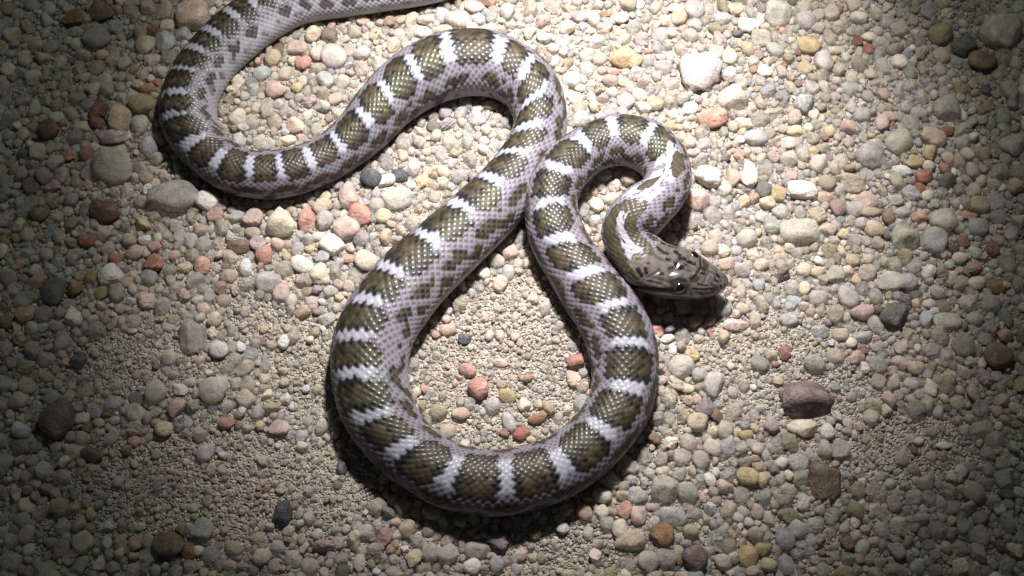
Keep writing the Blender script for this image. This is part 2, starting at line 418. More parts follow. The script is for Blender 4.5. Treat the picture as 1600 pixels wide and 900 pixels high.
for pts, rad, c_ in (
    ([(1033,379),(1038,381)], .75, dark), ([(1044,384),(1057,387)], .65, dark), ([(1027,387),(1036,395),(1043,396)], .8, dark), ([(1018,391),(1025,401),(1034,406)], .75, rust),
    ([(1055,393),(1062,398)], .85, dark), ([(1062,403),(1070,405)], .95, dark), ([(1077,410),(1085,411)], .9, dark), ([(1055,411),(1062,418),(1066,417)], .95, dark),
    ([(1046,419),(1050,419)], .8, dark), ([(1012,411)], .7, dark), ([(1008,420),(1010,427)], .8, dark), ([(1030,427),(1035,427)], .6, dark), ([(1048,436)], .9, np.array([.06,.05,.012])),
    ([(1042,404),(1044,406)], .6, dark), ([(1015,396),(1018,397)], .8, rust), ([(997,421),(1002,430)], .9, dark), ([(984,425),(996,436)], .8, rust),
    ([(1100,408),(1103,416),(1099,421)], 1.25, rust), ([(1090,434),(1086,438),(1080,436)], 1.1, rust), ([(1096,426),(1100,427)], .6, dark),
    ([(1091,397),(1095,406),(1095,417),(1090,427),(1080,435)], [.7, .5, .45, .5, .6], dark),
    ([(1121,429),(1124,432)], .7, dark), ([(1132,429),(1135,433)], .6, dark), ([(1118,437),(1121,439)], .6, dark), ([(1126,446),(1127,449)], .6, dark), ([(1132,444)], .5, dark),
    ([(1112,444),(1120,449),(1112,453)], .7, rust), ([(1068,412),(1074,416)], .35, dark),
    ([(988,446),(1010,450),(1035,452),(1056,453)], [1.2, 1.1, 1.0, 1.0], dark)):
    d = stroke(pts, rad, HS) * 1.28 * (1.1 + (wob - .88))
    k = np.clip((1.12 - d) / .24, 0, 1)[..., None]
    C = C * (1 - k) + c_ * k
# pale lip with dark seams, and the mouth line
for pts, rad, c_ in (([(1010,456),(1040,459),(1062,461)], .8, np.array([.24, .21, .19])), ([(1066,459),(1076,460),(1090,463)], 1.1, np.array([.30, .32, .34])),
                     ([(1079,456),(1083,463)], .22, dark), ([(1095,456),(1099,464)], .22, dark),
                     ([(1082,451),(1100,452),(1114,450)], .28, dark), ([(1090,444),(1104,446)], .26, dark), ([(1079,462)], .35, dark)):
    d = stroke(pts, rad, HS); k = np.clip((1.15 - d) / .3, 0, 1)[..., None]; C = C * (1 - k) + c_ * k
# plate seams pressed into the crown
seams = [[(1040,408),(1060,408),(1082,410)], [(1060,395),(1078,405)], [(1047,427),(1064,421),(1082,424)], [(1060,408),(1056,418)], [(1095,406),(1095,418),(1088,429)],
         [(1098,420),(1116,427),(1130,434)], [(1108,412),(1105,430),(1100,442)], [(1122,421),(1119,433),(1113,444)], [(1012,440),(1034,444)], [(1020,434),(1040,440),(1050,443)], [(1030,424),(1012,434)],
         [(1128,437),(1127,447)], [(1072,440),(1060,437),(1048,442)]]
cut = np.zeros((nv, nu))
for pts in seams:
    d = stroke(pts, .8, HS); k = np.clip(1 - d, 0, 1); cut = np.maximum(cut, k)
    C *= (1 - .35 * np.clip(1 - d * 1.4, 0, 1))[..., None]
V -= nrm * (cut * .00028)[..., None]
# brow over the eye, hollow for the eye
EYE_PX = (1062, 450)
ec, ek = on_skin(*EYE_PX, HS)
d = np.linalg.norm(V - ec, axis=2)
V -= nrm * (np.clip(1 - d / .0032, 0, 1) ** 1 * .0007)[..., None]
bp, _ = on_skin(1062, 437, HS)
d = np.linalg.norm(V - bp, axis=2); V += nrm * (np.exp(-(d / .0026) ** 2) * .0007)[..., None]
d = np.linalg.norm(V - ec, axis=2); k = np.clip((.0036 - d) / .0008, 0, 1)[..., None]; C = C * (1 - .8 * k) + np.array([.02, .018, .016]) * .8 * k

M = Mat('snake skin')
a = M.n('ShaderNodeAttribute', attribute_name='tint'); M.link(a.outputs['Color'], M.b.inputs['Base Color'])
M.set(Specular_IOR_Level=.36)
se = M.n('ShaderNodeAttribute', attribute_name='seam').outputs['Fac']
rr_ = M.math('MULTIPLY_ADD', se, .5); rr_.node.inputs[2].default_value = .26; M.link(rr_, M.b.inputs['Roughness'])
fm = M.ramp(M.noise(75, 1, .5), [(.565, (0, 0, 0)), (.585, (1, 1, 1))]); ft = M.math('MULTIPLY', fm, 292); M.link(ft, M.b.inputs['Thin Film Thickness']); M.b.inputs['Thin Film IOR'].default_value = 1.45
nz = M.noise(2600, 2, .5); M.bump(nz, .12, .0002)
MAT_SKIN = M.m

rootz = V[..., 2].min()
snake = bpy.data.objects.new('snake', None); col.objects.link(snake); snake.empty_display_size = .02
tag(snake, 'slender snake with olive saddles and white bars, coiled on gravel with its head raised', 'snake')
Vall = np.concatenate([V.reshape(-1, 3), [sC[0], sC[-1] + (sC[-1] - sC[-8]) * .18]])
gl = np.where(np.abs(UU) < UD, np.clip(edge, 0, 1) ** 2, .4) * body_amt
body = mesh_obj('body', Vall, Fq, MAT_SKIN, snake, np.concatenate([C.reshape(-1, 3), [[.3, .3, .32], [.1, .09, .085]]]), extra={'seam': np.concatenate([gl.ravel(), [.4, .2]])})
# close both ends
import bmesh
bm = bmesh.new(); bm.from_mesh(body.data); bm.verts.ensure_lookup_table()
for ring, apex in ((ii[0], nv * nu), (ii[-1], nv * nu + 1)):
    for q in range(nu):
        try: bm.faces.new((bm.verts[ring[q]], bm.verts[ring[(q + 1) % nu]], bm.verts[apex])).smooth = True
        except ValueError: pass
bmesh.ops.recalc_face_normals(bm, faces=bm.faces)
bm.to_mesh(body.data); bm.free()

# eyes
M = Mat('eye'); t_ = M.n('ShaderNodeTexCoord'); sp_ = M.n('ShaderNodeSeparateXYZ'); M.link(t_.outputs['Object'], sp_.inputs[0])
M.link(M.ramp(sp_.outputs[2], [(0, (.008, .007, .006)), (.55, (.018, .016, .014)), (.76, (.026, .024, .023)), (.82, (.012, .011, .010))]), M.b.inputs['Base Color'])
M.set(Roughness=.08, Coat_Weight=.6, Coat_Roughness=.03); MAT_EYE = M.m
M = Mat('pupil'); M.set(Base_Color=(.003, .003, .004, 1), Roughness=.06, Coat_Weight=.5, Coat_Roughness=.03); MAT_PUPIL = M.m
def dome_mesh(name, tmax, rad, mat, n=28, m=14):
    th = np.linspace(0, tmax, m + 1)[1:]; ph = np.linspace(0, 2 * np.pi, n, endpoint=False)
    vs_ = [(0, 0, rad)] + [(rad * math.sin(a) * math.cos(b), rad * math.sin(a) * math.sin(b), rad * math.cos(a)) for a in th for b in ph]
    fs = [(0, 1 + k, 1 + (k + 1) % n) for k in range(n)]
    for r_ in range(m - 1):
        for k in range(n): fs.append((1 + r_ * n + k, 1 + (r_ + 1) * n + k, 1 + (r_ + 1) * n + (k + 1) % n, 1 + r_ * n + (k + 1) % n))
    me = bpy.data.meshes.new(name); me.from_pydata(vs_, [], fs); me.materials.append(mat)
    for p in me.polygons: p.use_smooth = True
    return me
eye_me = dome_mesh('eye', R(120), 1.0, MAT_EYE); pup_me = dome_mesh('pupil', R(33), 1.012, MAT_PUPIL)
axis_pt = np.array(sC[ek[0]]); er = .0023
for mirror in (0, 1):
    j = ek[1] if not mirror else int(np.argmin(np.abs(theta + theta[ek[1]])))
    p = V[ek[0], j]; n = nrm[ek[0], j].copy()
    fwd = sC[-1] - sC[ek[0]]; fwd /= np.linalg.norm(fwd)
    n = n + np.array([0, 0, .25]) + fwd * .15; n /= np.linalg.norm(n)
    e = bpy.data.objects.new('eye', eye_me); col.objects.link(e); e.parent = snake
    e.location = p - nrm[ek[0], j] * (.0018 if mirror else .0009); e.rotation_euler = Vector(n).to_track_quat('Z', 'Y').to_euler(); e.scale = (er, er * .92, er)
    pu = bpy.data.objects.new('pupil', pup_me); col.objects.link(pu); pu.parent = e

# ================================================================ STONES
PAL = {  # name: (colour, second colour, clear, words)
 'quartz':  ((.60,.575,.51), (.66,.63,.56), 1.0, 'translucent grey'),
 'smoke':   ((.44,.43,.395), (.52,.50,.46), 1.0, 'smoky grey'),
 'green':   ((.56,.555,.46), (.62,.60,.50), 1.0, 'greenish grey'),
 'lav':     ((.58,.54,.55), (.66,.62,.62), 1.0, 'lavender grey'),
 'blue':    ((.50,.53,.56), (.60,.62,.63), .9, 'bluish grey'),
 'white':   ((.74,.72,.66), (.64,.60,.53), .25, 'chalky white'),
 'cream':   ((.70,.62,.46), (.74,.68,.55), .5, 'cream'),
 'peach':   ((.68,.49,.35), (.72,.58,.45), .6, 'peach'),
 'pink':    ((.66,.46,.40), (.70,.56,.49), .6, 'pale pink'),
 'salmon':  ((.56,.25,.185), (.60,.36,.27), .25, 'salmon pink'),
 'red':     ((.40,.125,.075), (.46,.22,.15), .2, 'brick red'),
 'maroon':  ((.20,.07,.055), (.27,.13,.10), .2, 'dark maroon'),
 'rust':    ((.33,.155,.055), (.42,.24,.11), .2, 'rusty brown'),
 'ochre':   ((.60,.46,.18), (.64,.52,.28), .7, 'yellow ochre'),
 'gold':    ((.66,.47,.20), (.74,.60,.34), .3, 'golden yellow'),
 'olive':   ((.42,.36,.15), (.46,.40,.20), .7, 'olive'),
 'tan':     ((.58,.47,.33), (.62,.53,.41), .8, 'tan'),
 'brown':   ((.215,.145,.085), (.28,.20,.13), .2, 'brown'),
 'slate':   ((.085,.095,.115), (.15,.16,.18), .2, 'dark slate'),
 'dgrey':   ((.16,.155,.15), (.21,.205,.19), .4, 'dark grey'),
 'rose':    ((.64,.53,.53), (.74,.66,.64), .3, 'pinkish white'),
 'mauve':   ((.40,.30,.31), (.56,.48,.47), .2, 'mauve'),
 'dmauve':  ((.20,.135,.130), (.28,.20,.19), .1, 'dark mauve'),
}
def soften(c, k):
    l = c[0] * .3 + c[1] * .59 + c[2] * .11; g = (l * 1.06, l * .98, l * .92)
    return tuple(a * (1 - k) + b * k for a, b in zip(c, g))
def ico(sub):
    b = bmesh.new(); bmesh.ops.create_icosphere(b, subdivisions=sub, radius=1)
    v = np.array([x.co[:] for x in b.verts]); f = np.array([[y.index for y in x.verts] for x in b.faces]); b.free(); return v, f
def stone_shape(D, kind, r):
    n = {'round': 15, 'ang': 10, 'block': 6, 'lump': 14}[kind]
    if kind == 'block':
        N = np.concatenate([np.eye(3), -np.eye(3)]) + r.normal(0, .10, (6, 3)); N = np.concatenate([N, r.normal(size=(3, 3))]); d = np.concatenate([np.full(6, .80), np.full(3, 1.02)]); p = 26
    else:
        N = r.normal(size=(n, 3)); d = r.uniform(*{'round': (.74, 1.0), 'ang': (.52, .95), 'lump': (.60, 1.0)}[kind], n); p = {'round': 9, 'ang': 32, 'lump': 12}[kind]
    N /= np.linalg.norm(N, axis=1)[:, None]
    c = np.clip(D @ N.T, 0, None) / d
    rad = 1 / ((c ** p).sum(1) + 1.0) ** (1 / p)
    amp = {'round': .035, 'ang': .022, 'block': .02, 'lump': .11}[kind]
    for k in range(3):
        w_ = r.normal(size=3) * (3 + 3 * k); rad *= 1 + amp / (1 + .5 * k) * np.sin(D @ w_ + r.uniform(0, 6))
    P = D * rad[:, None]
    P -= (P.max(0) + P.min(0)) / 2; P /= (P.max(0) - P.min(0)) / 2
    return P
D4, F4 = ico(4); D2, F2 = ico(3); D2b, F2b = ico(2); D1, F1 = ico(1)   # Blender counts from 1: 3 -> 162 vertices... 
PEB = {k: [] for k in ('round', 'ang', 'block', 'lump')}
for k in PEB:
    for q in range(9):
        P = stone_shape(D4 if False else D2, k, rng)
        f = F4 if False else F2
        me = bpy.data.meshes.new('pebble'); me.from_pydata(P.tolist(), [], f.tolist()); me.materials.append(MAT_PEBBLE)
        for p in me.polygons: p.use_smooth = k in ('round', 'lump') or q % 3 == 0
        PEB[k].append(me)

# (x, y, width, height, colour, shape[, turn in degrees[, own words]])
STONES = [
 (1093,113,72,66,'rose','lump',0,'large pinkish white rounded stone, the biggest pale one beyond the front arch'),(1140,118,28,26,'rose','lump'),(1565,50,76,62,'quartz','lump',0,'big pale grey stone with a cream underside on dark gravel'),
 (1468,52,40,36,'olive','round'),(1505,72,42,36,'dgrey','ang'),(1533,97,44,36,'brown','round'),(1262,73,38,30,'ochre','round'),(1168,42,40,26,'white','lump',10),(1187,32,14,24,'cream','ang'),
 (1215,22,42,46,'quartz','ang'),(1257,35,34,30,'lav','round'),(1338,65,19,20,'maroon','ang'),(1357,77,22,20,'red','ang'),(1357,58,24,18,'cream','round'),(1306,80,32,15,'cream','ang'),(1286,97,30,40,'lav','round'),
 (1302,94,14,14,'ochre','round'),(1195,112,27,22,'white','lump'),(1145,153,52,38,'green','ang',-15),(1256,162,34,32,'blue','lump'),(1112,185,52,36,'salmon','round',0,'large translucent pink stone beside the front arch of the snake'),
 (1271,178,19,17,'cream','ang'),(1161,193,30,22,'cream','ang',20),(1180,215,40,26,'blue','round'),(1233,222,34,20,'pink','ang'),(1243,203,30,18,'gold','ang'),(1362,240,54,45,'lav','lump'),(1405,220,44,42,'green','round'),
 (1390,182,28,17,'peach','round'),(1435,177,28,20,'blue','round'),(1480,170,46,42,'smoke','ang'),(1457,218,40,34,'peach','lump'),(1478,207,24,16,'red','ang'),(1452,240,24,28,'ochre','lump'),(1580,228,40,34,'quartz','lump'),
 (1106,278,44,36,'white','lump',0,'bright white lumpy stone beside the arch behind the head'),(1170,272,27,46,'cream','ang'),(1253,296,48,28,'white','block',5,'bright white oblong stone on the open gravel beyond the snake’s front arch'),(1216,302,26,24,'ochre','block'),(1290,307,26,20,'peach','ang'),
 (1335,283,42,34,'tan','ang'),(1410,267,34,18,'white','round',8),(1443,276,28,24,'red','round'),(1437,293,22,18,'red','ang'),(1427,252,28,20,'ochre','ang'),(1250,358,62,38,'green','block',0,'pale greenish white rectangular stone on open gravel ahead of the snake’s head'),
 (1355,312,38,30,'pink','ang'),(1358,329,40,18,'tan','round'),(1388,338,22,28,'brown','round'),(1411,330,26,20,'blue','ang'),(1438,338,30,20,'salmon','ang'),(1475,343,44,40,'quartz','round'),(1368,357,36,28,'peach','lump'),
 (1416,370,50,48,'green','lump'),(1460,375,40,42,'blue','block',20),(1531,352,36,32,'blue','ang'),(1514,336,28,14,'salmon','round'),(1500,402,27,20,'cream','round',-15),(1526,441,32,22,'cream','round'),(1557,446,30,26,'rust','ang'),
 (1390,438,50,30,'quartz','ang'),(1347,488,40,26,'pink','round'),(1398,492,50,40,'dgrey','lump'),(1481,501,46,26,'quartz','block'),(1452,474,22,16,'cream','round'),(1326,462,36,36,'lav','round'),(1335,325,36,26,'lav','round'),
 (1263,625,92,62,'dmauve','lump',5,'largest dark mauve rough stone lying on pale fine sand'),(1254,670,50,28,'cream','lump'),(1293,675,24,28,'white','round',15),(1290,750,52,66,'brown','ang',0,'big reddish brown stone near a white and a cream one'),
 (1272,570,36,30,'smoke','round'),(1282,518,30,22,'blue','ang'),(1187,567,30,26,'smoke','round'),(1115,600,36,42,'lav','lump'),(1183,702,21,20,'pink','round'),(1220,725,23,20,'white','round'),(1109,750,18,24,'white','round',-20),
 (1168,745,38,30,'ochre','round'),(1226,842,32,34,'blue','round'),(1246,825,30,30,'blue','ang'),(1192,858,34,22,'olive','lump'),(1336,815,16,24,'white','round',20),(1430,573,30,24,'peach','ang',15),(1508,580,28,20,'pink','ang',25),
 (1560,555,46,44,'brown','round'),(1507,536,36,40,'smoke','ang'),(1586,637,22,18,'cream','round'),(1474,697,28,12,'white','round'),(1434,690,20,14,'cream','round'),(1310,700,34,30,'green','ang'),(1347,550,18,16,'red','ang'),
 (636,826,28,30,'tan','round'),(562,880,20,32,'cream','round',5),(737,885,31,26,'white','round',-15),(776,880,24,26,'blue','round'),(814,865,20,20,'pink','round'),(879,824,21,20,'white','round'),(836,832,21,20,'olive','round'),
 (698,865,38,32,'quartz','ang'),(746,858,42,28,'smoke','ang'),(976,797,26,32,'salmon','round'),(999,805,27,32,'pink','ang'),(969,827,28,34,'cream','round'),(986,845,52,34,'tan','lump',-25),(1034,837,40,40,'rust','round',0,'rounded orange brown stone, darkest of its cluster outside the big loop'),
 (1052,806,42,34,'blue','ang'),(1085,873,42,42,'dmauve','round'),(1040,872,36,30,'smoke','round'),(1035,735,24,18,'cream','round'),(1040,762,46,42,'quartz','ang'),(1075,770,36,34,'green','round'),(995,772,38,26,'blue','ang'),
 (88,655,56,66,'dmauve','round',0,'large dark purplish brown egg-shaped stone on the dimmest gravel'),(128,653,26,18,'cream','block'),(55,635,20,22,'quartz','ang'),(277,638,28,34,'pink','lump',20),(257,671,28,28,'cream','round',-30),(245,613,36,40,'quartz','round'),(335,610,48,46,'quartz','ang'),
 (355,662,26,22,'salmon','ang'),(435,668,36,24,'pink','ang'),(471,682,19,25,'blue','ang',15),(199,704,17,19,'rust','ang'),(145,710,38,24,'brown','ang'),(322,708,28,30,'lav','ang'),(314,680,22,24,'tan','ang'),
 (219,824,23,14,'cream','round'),(316,825,40,32,'blue','ang',15,'bluish grey angular stone outside the big loop on dim sand'),(310,861,20,17,'white','round',20),(265,852,52,40,'brown','round'),(295,862,22,32,'rust','ang'),(178,886,24,18,'quartz','ang'),(442,802,30,42,'slate','ang',10,'dark blue-black upright pebble in fine sand outside the big loop'),
 (483,810,19,20,'green','round'),(524,748,16,9,'white','round',-30),(535,731,18,24,'slate','ang'),(360,885,24,20,'pink','ang'),(172,430,40,38,'white','ang',-20,'flat pale lavender white chip touching a grey and an olive pebble'),(157,456,22,25,'olive','round'),(181,456,27,31,'smoke','round'),
 (137,376,31,24,'red','ang'),(180,403,22,20,'red','ang'),(240,408,35,27,'red','ang',10),(241,383,22,20,'salmon','round'),(225,374,21,18,'white','ang'),(272,397,19,18,'peach','round'),(117,450,27,28,'rust','ang'),(85,456,40,48,'dgrey','ang'),
 (165,330,50,38,'maroon','ang'),(270,306,84,54,'smoke','round',-5,'large smoky grey translucent stone with a small white chip beside it'),(323,312,36,30,'white','block',35),(316,412,27,34,'salmon','ang',10),(342,546,32,29,'white','round'),(300,522,42,60,'smoke','ang'),(334,498,25,24,'cream','round',-30),
 (309,467,24,17,'cream','round'),(311,563,20,15,'pink','round'),(265,558,24,26,'quartz','ang'),(206,516,17,11,'cream','round'),(62,335,32,28,'brown','ang'),(318,481,24,20,'pink','round'),
 (150,58,46,36,'smoke','round'),(158,18,44,34,'brown','ang'),(115,28,38,26,'rust','ang'),(118,68,22,20,'quartz','round'),(302,25,52,46,'peach','block',-10,'large peach coloured angular stone touching the outer tail curve'),(262,40,25,20,'cream','block'),(260,66,33,40,'blue','ang'),
 (287,55,26,26,'blue','ang'),(258,16,28,36,'tan','ang'),(228,70,30,38,'tan','ang'),(154,172,30,34,'maroon','ang'),(188,184,36,48,'peach','ang'),(224,163,46,34,'olive','round',0,'olive yellow oval stone touching the snake’s outer tail curve'),(231,139,30,21,'rust','ang'),
 (218,195,29,32,'lav','round'),(145,138,25,24,'cream','lump'),(128,199,28,20,'cream','ang'),(77,203,33,36,'maroon','round'),(87,183,28,19,'cream','round'),(178,259,62,62,'green','ang'),(190,238,20,19,'pink','round'),(108,243,24,20,'salmon','round'),
 (233,232,31,35,'blue','round'),(176,214,52,26,'mauve','round'),(465,76,32,21,'pink','block'),(473,99,29,25,'salmon','lump'),(522,88,42,42,'quartz','round',0,'large clear whitish quartz pebble between the tail and the hind arch'),(464,137,19,18,'ochre','round'),(430,141,32,30,'pink','ang',45),
 (372,185,30,28,'cream','ang',-30),(379,198,22,18,'mauve','round'),(461,195,32,28,'peach','ang'),(508,124,30,22,'blue','block',40),(413,222,40,22,'quartz','ang'),(450,218,30,18,'peach','ang'),(567,32,24,18,'peach','round'),(578,40,15,12,'cream','round'),
 (665,28,32,18,'pink','ang'),(741,10,32,22,'pink','round'),(716,28,46,34,'quartz','round'),(691,20,24,30,'blue','ang'),(694,43,28,15,'peach','round'),(662,48,30,20,'lav','round'),(394,337,34,31,'pink','ang',10),(438,345,50,46,'cream','lump',0,'half pink half cream lumpy stone outside the tail curve, beside a red one'),
 (480,340,32,46,'salmon','lump',0,'rough salmon red upright stone outside the tail curve'),(563,336,36,36,'salmon','ang'),(542,356,44,40,'pink','round'),(545,307,32,46,'pink','ang',-15),(508,342,28,32,'lav','round'),(375,383,42,24,'brown','ang',-10),(393,362,26,18,'tan','round'),(413,398,28,32,'salmon','ang',-20),
 (518,382,38,30,'white','block',35,'white squared stone between the tail curve and the long mid-body'),(503,400,26,20,'blue','ang'),(472,413,40,27,'white','round',25),(499,429,34,34,'cream','lump'),(448,400,14,16,'ochre','round'),(484,388,19,14,'ochre','round'),(402,379,26,26,'mauve','round'),(420,440,42,34,'lav','ang'),(545,404,24,15,'salmon','round'),(572,407,36,34,'cream','round'),
 (580,279,34,34,'slate','round',0,'rounded dark slate pebble with a white block against it'),(625,275,26,22,'slate','ang'),(601,284,36,18,'white','block',-18),(620,310,50,38,'quartz','round'),(971,25,25,22,'white','round',-35),(1053,11,26,14,'white','ang'),(1002,58,25,26,'mauve','round',0,'small purple pebble standing out among pale grains beyond the front arch'),
 (1050,49,22,19,'pink','round'),(978,87,54,34,'gold','lump',0,'lumpy golden yellow crumbly stone beyond the front arch'),(1013,78,17,10,'salmon','ang'),(958,110,19,13,'salmon','ang'),(996,110,22,22,'white','lump'),(893,123,32,24,'blue','block'),(897,150,21,19,'white','round'),(945,20,21,11,'rust','round'),
 (1085,15,32,34,'lav','round'),(1128,29,30,24,'lav','ang'),(917,85,26,26,'quartz','round'),(904,25,32,20,'mauve','round'),(1090,312,38,36,'pink','ang'),(1130,480,27,29,'blue','round',15,'pale blue rounded pebble just off the snake’s snout'),(1160,482,23,20,'peach','round'),(1028,514,21,27,'salmon','ang',-20),
 (1043,528,25,15,'white','round',-10),(1051,546,14,18,'white','block'),(1065,572,44,38,'quartz','round'),(1072,606,28,16,'cream','round'),(1232,500,30,22,'blue','round'),(1050,377,20,19,'cream','round',-20),(1150,507,42,20,'pink','ang'),
 (747,608,34,34,'salmon','round',0,'largest dusty pink pebble ringed by the snake’s big loop'),(793,618,28,24,'ochre','ang'),(770,635,25,28,'lav','round'),(720,647,30,20,'peach','round',0,'smooth peach oval pebble ringed by the snake’s big loop'),(795,659,20,34,'lav','round',-20),(819,632,22,22,'cream','ang',-30),(840,653,32,18,'rust','ang',-20),
 (815,677,30,22,'red','round',-20),(830,687,17,11,'peach','round'),(782,567,24,15,'pink','ang'),(700,515,28,20,'peach','round'),(726,529,22,19,'slate','ang'),(697,497,16,15,'pink','round'),(762,669,13,11,'cream','ang'),(797,395,26,26,'pink','ang'),
 (777,408,27,24,'quartz','ang'),(755,427,22,24,'white','round'),(932,322,24,26,'cream','round'),(930,348,22,22,'lav','round'),(745,186,30,28,'blue','ang'),(765,165,28,16,'pink','round'),(1190,60,34,30,'green','ang'),(1168,370,36,30,'quartz','round'),(1160,420,26,24,'lav','ang'),(1190,412,26,22,'peach','round'),
 (1277,424,24,18,'peach','round'),(1324,423,24,20,'pink','ang'),(1334,405,26,22,'peach','ang'),(1186,444,20,22,'blue','ang'),(1235,385,18,17,'cream','ang'),
]
snk_c = dC[::8]; snk_r = dR[::8]; snk_px = project(snk_c)[0]; snk_z = dC[::8, 2] - (dR * dH)[::8]
PARTN = [(0, 'tail'), (.11, 'tail curve'), (.31, 'hind arch'), (.43, 'mid-body'), (.545, 'big loop'), (.80, 'front arch'), (.925, 'head')]
loop_poly = [p for p in snk_px[int(len(snk_px) * .47):int(len(snk_px) * .80)]]
def inside(px, py):
    c = False; n = len(loop_poly)
    for i in range(n):
        (x1, y1), (x2, y2) = loop_poly[i], loop_poly[i - 1]
        if (y1 > py) != (y2 > py) and px < (x2 - x1) * (py - y1) / (y2 - y1) + x1: c = not c
    return c
def relation(px, py):
    if inside(px, py): return 'ringed by the snake’s big loop'
    d = np.hypot(snk_px[:, 0] - px, snk_px[:, 1] - py); k = int(np.argmin(d)); f = k / len(d)
    name = [n for a, n in PARTN if f >= a][-1]
    gap = d[k] - 50
    return (f'touching the snake’s {name}' if gap < 18 else f'close to the snake’s {name}' if gap < 75 else
            f'off the snake’s {name}' if gap < 220 else f'far beyond the snake’s {name}')

placed = []            # x, y, r (world) of everything already lying on the ground
records = []
GROUP = 'loose pebbles around the snake'
SHAPEW = {'round': 'rounded', 'ang': 'angular', 'block': 'squared', 'lump': 'lumpy'}
def add_stone(px, py, w_, h_, key, shp, rot=0, words=None):
    mp = float(mm_per_px(px, py)); a, b = w_ / 2 * mp, h_ / 2 * mp; c = min(a, b) * random.uniform(.72, .92)
    P = unproject(px, py, c * .5); gz = float(ground_z(P[0], P[1]))
    c0, c1, clear, cw = PAL[key]; c0, c1 = soften(c0, .32), soften(c1, .32)
    o = bpy.data.objects.new('pebble', random.choice(PEB[shp])); col.objects.link(o)
    j = random.uniform(.90, 1.10)
    o.location = (P[0], P[1], gz + c * random.uniform(.42, .58)); o.scale = (a, b / math.cos(TILT * .6), c)
    o.rotation_euler = (random.uniform(-.12, .12), random.uniform(-.12, .12), R(-rot))
    o.color = (*[min(1, v * j) for v in c0], 1); o['vein'] = [v * j for v in c1]; o['clear'] = clear
    placed.append((P[0], P[1], max(a, b) * .55 + min(a, b) * .45)); records.append((o, px, py, (w_ + h_) / 2, cw, shp, words))
for s in STONES: add_stone(*s)

# ---------------------------------------------------------------- packing the gravel bed
X0, X1, Y0, Y1, RES = -.205, .205, -.130, .145, .00025
occ = np.zeros((int((Y1 - Y0) / RES), int((X1 - X0) / RES)), bool)
def stamp(x, y, r):
    i0, i1 = int((y - r - Y0) / RES), int((y + r - Y0) / RES) + 1; j0, j1 = int((x - r - X0) / RES), int((x + r - X0) / RES) + 1
    i0, j0 = max(i0, 0), max(j0, 0)
    sub = occ[i0:i1, j0:j1]
    if not sub.size: return
    yy = Y0 + (np.arange(i0, i0 + sub.shape[0]) + .5) * RES - y; xx = X0 + (np.arange(j0, j0 + sub.shape[1]) + .5) * RES - x
    sub |= (yy[:, None] ** 2 + xx[None, :] ** 2) < r * r
ang8 = np.linspace(0, 2 * np.pi, 10, endpoint=False); RX = np.concatenate([[0], np.cos(ang8), .5 * np.cos(ang8)]); RY = np.concatenate([[0], np.sin(ang8), .5 * np.sin(ang8)])
def free(x, y, r):
    i = ((y + RY * r - Y0) / RES).astype(int); j = ((x + RX * r - X0) / RES).astype(int)
    ok = (i >= 0) & (i < occ.shape[0]) & (j >= 0) & (j < occ.shape[1])
    return not occ[i[ok], j[ok]].any()
for x, y, r in placed: stamp(x, y, r * .95)
def clear_of_snake(x, y, top):
    """how high the snake's underside is above the ground there, compared with the grain's top"""
    ok = np.ones(len(x), bool)
    for k in range(0, len(x), 4000):
        dx = x[k:k+4000, None] - snk_c[None, :, 0]; dy = y[k:k+4000, None] - snk_c[None, :, 1]
        d = np.sqrt(dx * dx + dy * dy); rr = snk_r[None, :]; t_ = np.clip(1 - (np.maximum(d - top[k:k+4000, None] * .8, 0) / rr) ** 2, 0, 1)
        under = np.where(d - top[k:k+4000, None] * .8 > rr, 1.0, snk_z[None, :] + (1 - np.sqrt(t_)) * rr * .85)
        ok[k:k+4000] = (under > top[k:k+4000, None] * .95).all(1)
    return ok
def sandy(x, y):
    px = project(np.stack([x, y, np.zeros_like(x)], -1))[0]; m = np.zeros(len(x))
    for cx, cy, rx, ry in ((770, 590, 150, 125), (820, 500, 110, 70), (350, 760, 270, 105), (1190, 545, 120, 70), (230, 560, 130, 60), (1260, 610, 120, 60), (880, 850, 110, 45), (480, 760, 120, 90), (400, 500, 60, 40), (480, 580, 70, 90), (1420, 700, 130, 60)):
        m = np.maximum(m, 1.25 - ((px[:, 0] - cx) / rx) ** 2 - ((px[:, 1] - cy) / ry) ** 2)
    return np.clip(m, 0, 1)
MIX = (['quartz'] * 26 + ['green'] * 9 + ['smoke'] * 9 + ['lav'] * 14 + ['blue'] * 3 + ['white'] * 4 + ['cream'] * 8 + ['peach'] * 8 + ['pink'] * 8 + ['salmon'] * 2 + ['red'] * 1 + ['rust'] * 1 + ['ochre'] * 2 + ['gold'] * 2 + ['tan'] * 9 + ['olive'] * 3 + ['brown'] * 1 + ['dgrey'] * 1 + ['mauve'] * 3)
# the rest of the larger single pebbles
need = 300 - len(records); tries = 0
while need > 0 and tries < 6000:
    tries += 1
    px, py = random.uniform(10, 1590), random.uniform(8, 892); w_ = random.uniform(22, 32); h_ = w_ * random.uniform(.75, 1.0)
    mp = float(mm_per_px(px, py)); P = unproject(px, py, 0.0); r = (w_ + h_) / 4 * mp
    if not free(P[0], P[1], r * 1.0) or not clear_of_snake(np.array([P[0]]), np.array([P[1]]), np.array([r * 1.1]))[0]: continue
    if sandy(np.array([P[0]]), np.array([P[1]]))[0] > .3: continue
    add_stone(px, py, w_, h_, random.choice(['quartz', 'quartz', 'green', 'green', 'lav', 'lav', 'smoke', 'smoke', 'tan', 'blue', 'olive', 'brown', 'mauve']), random.choice(['round', 'ang', 'ang']))
    stamp(P[0], P[1], r * .95); need -= 1

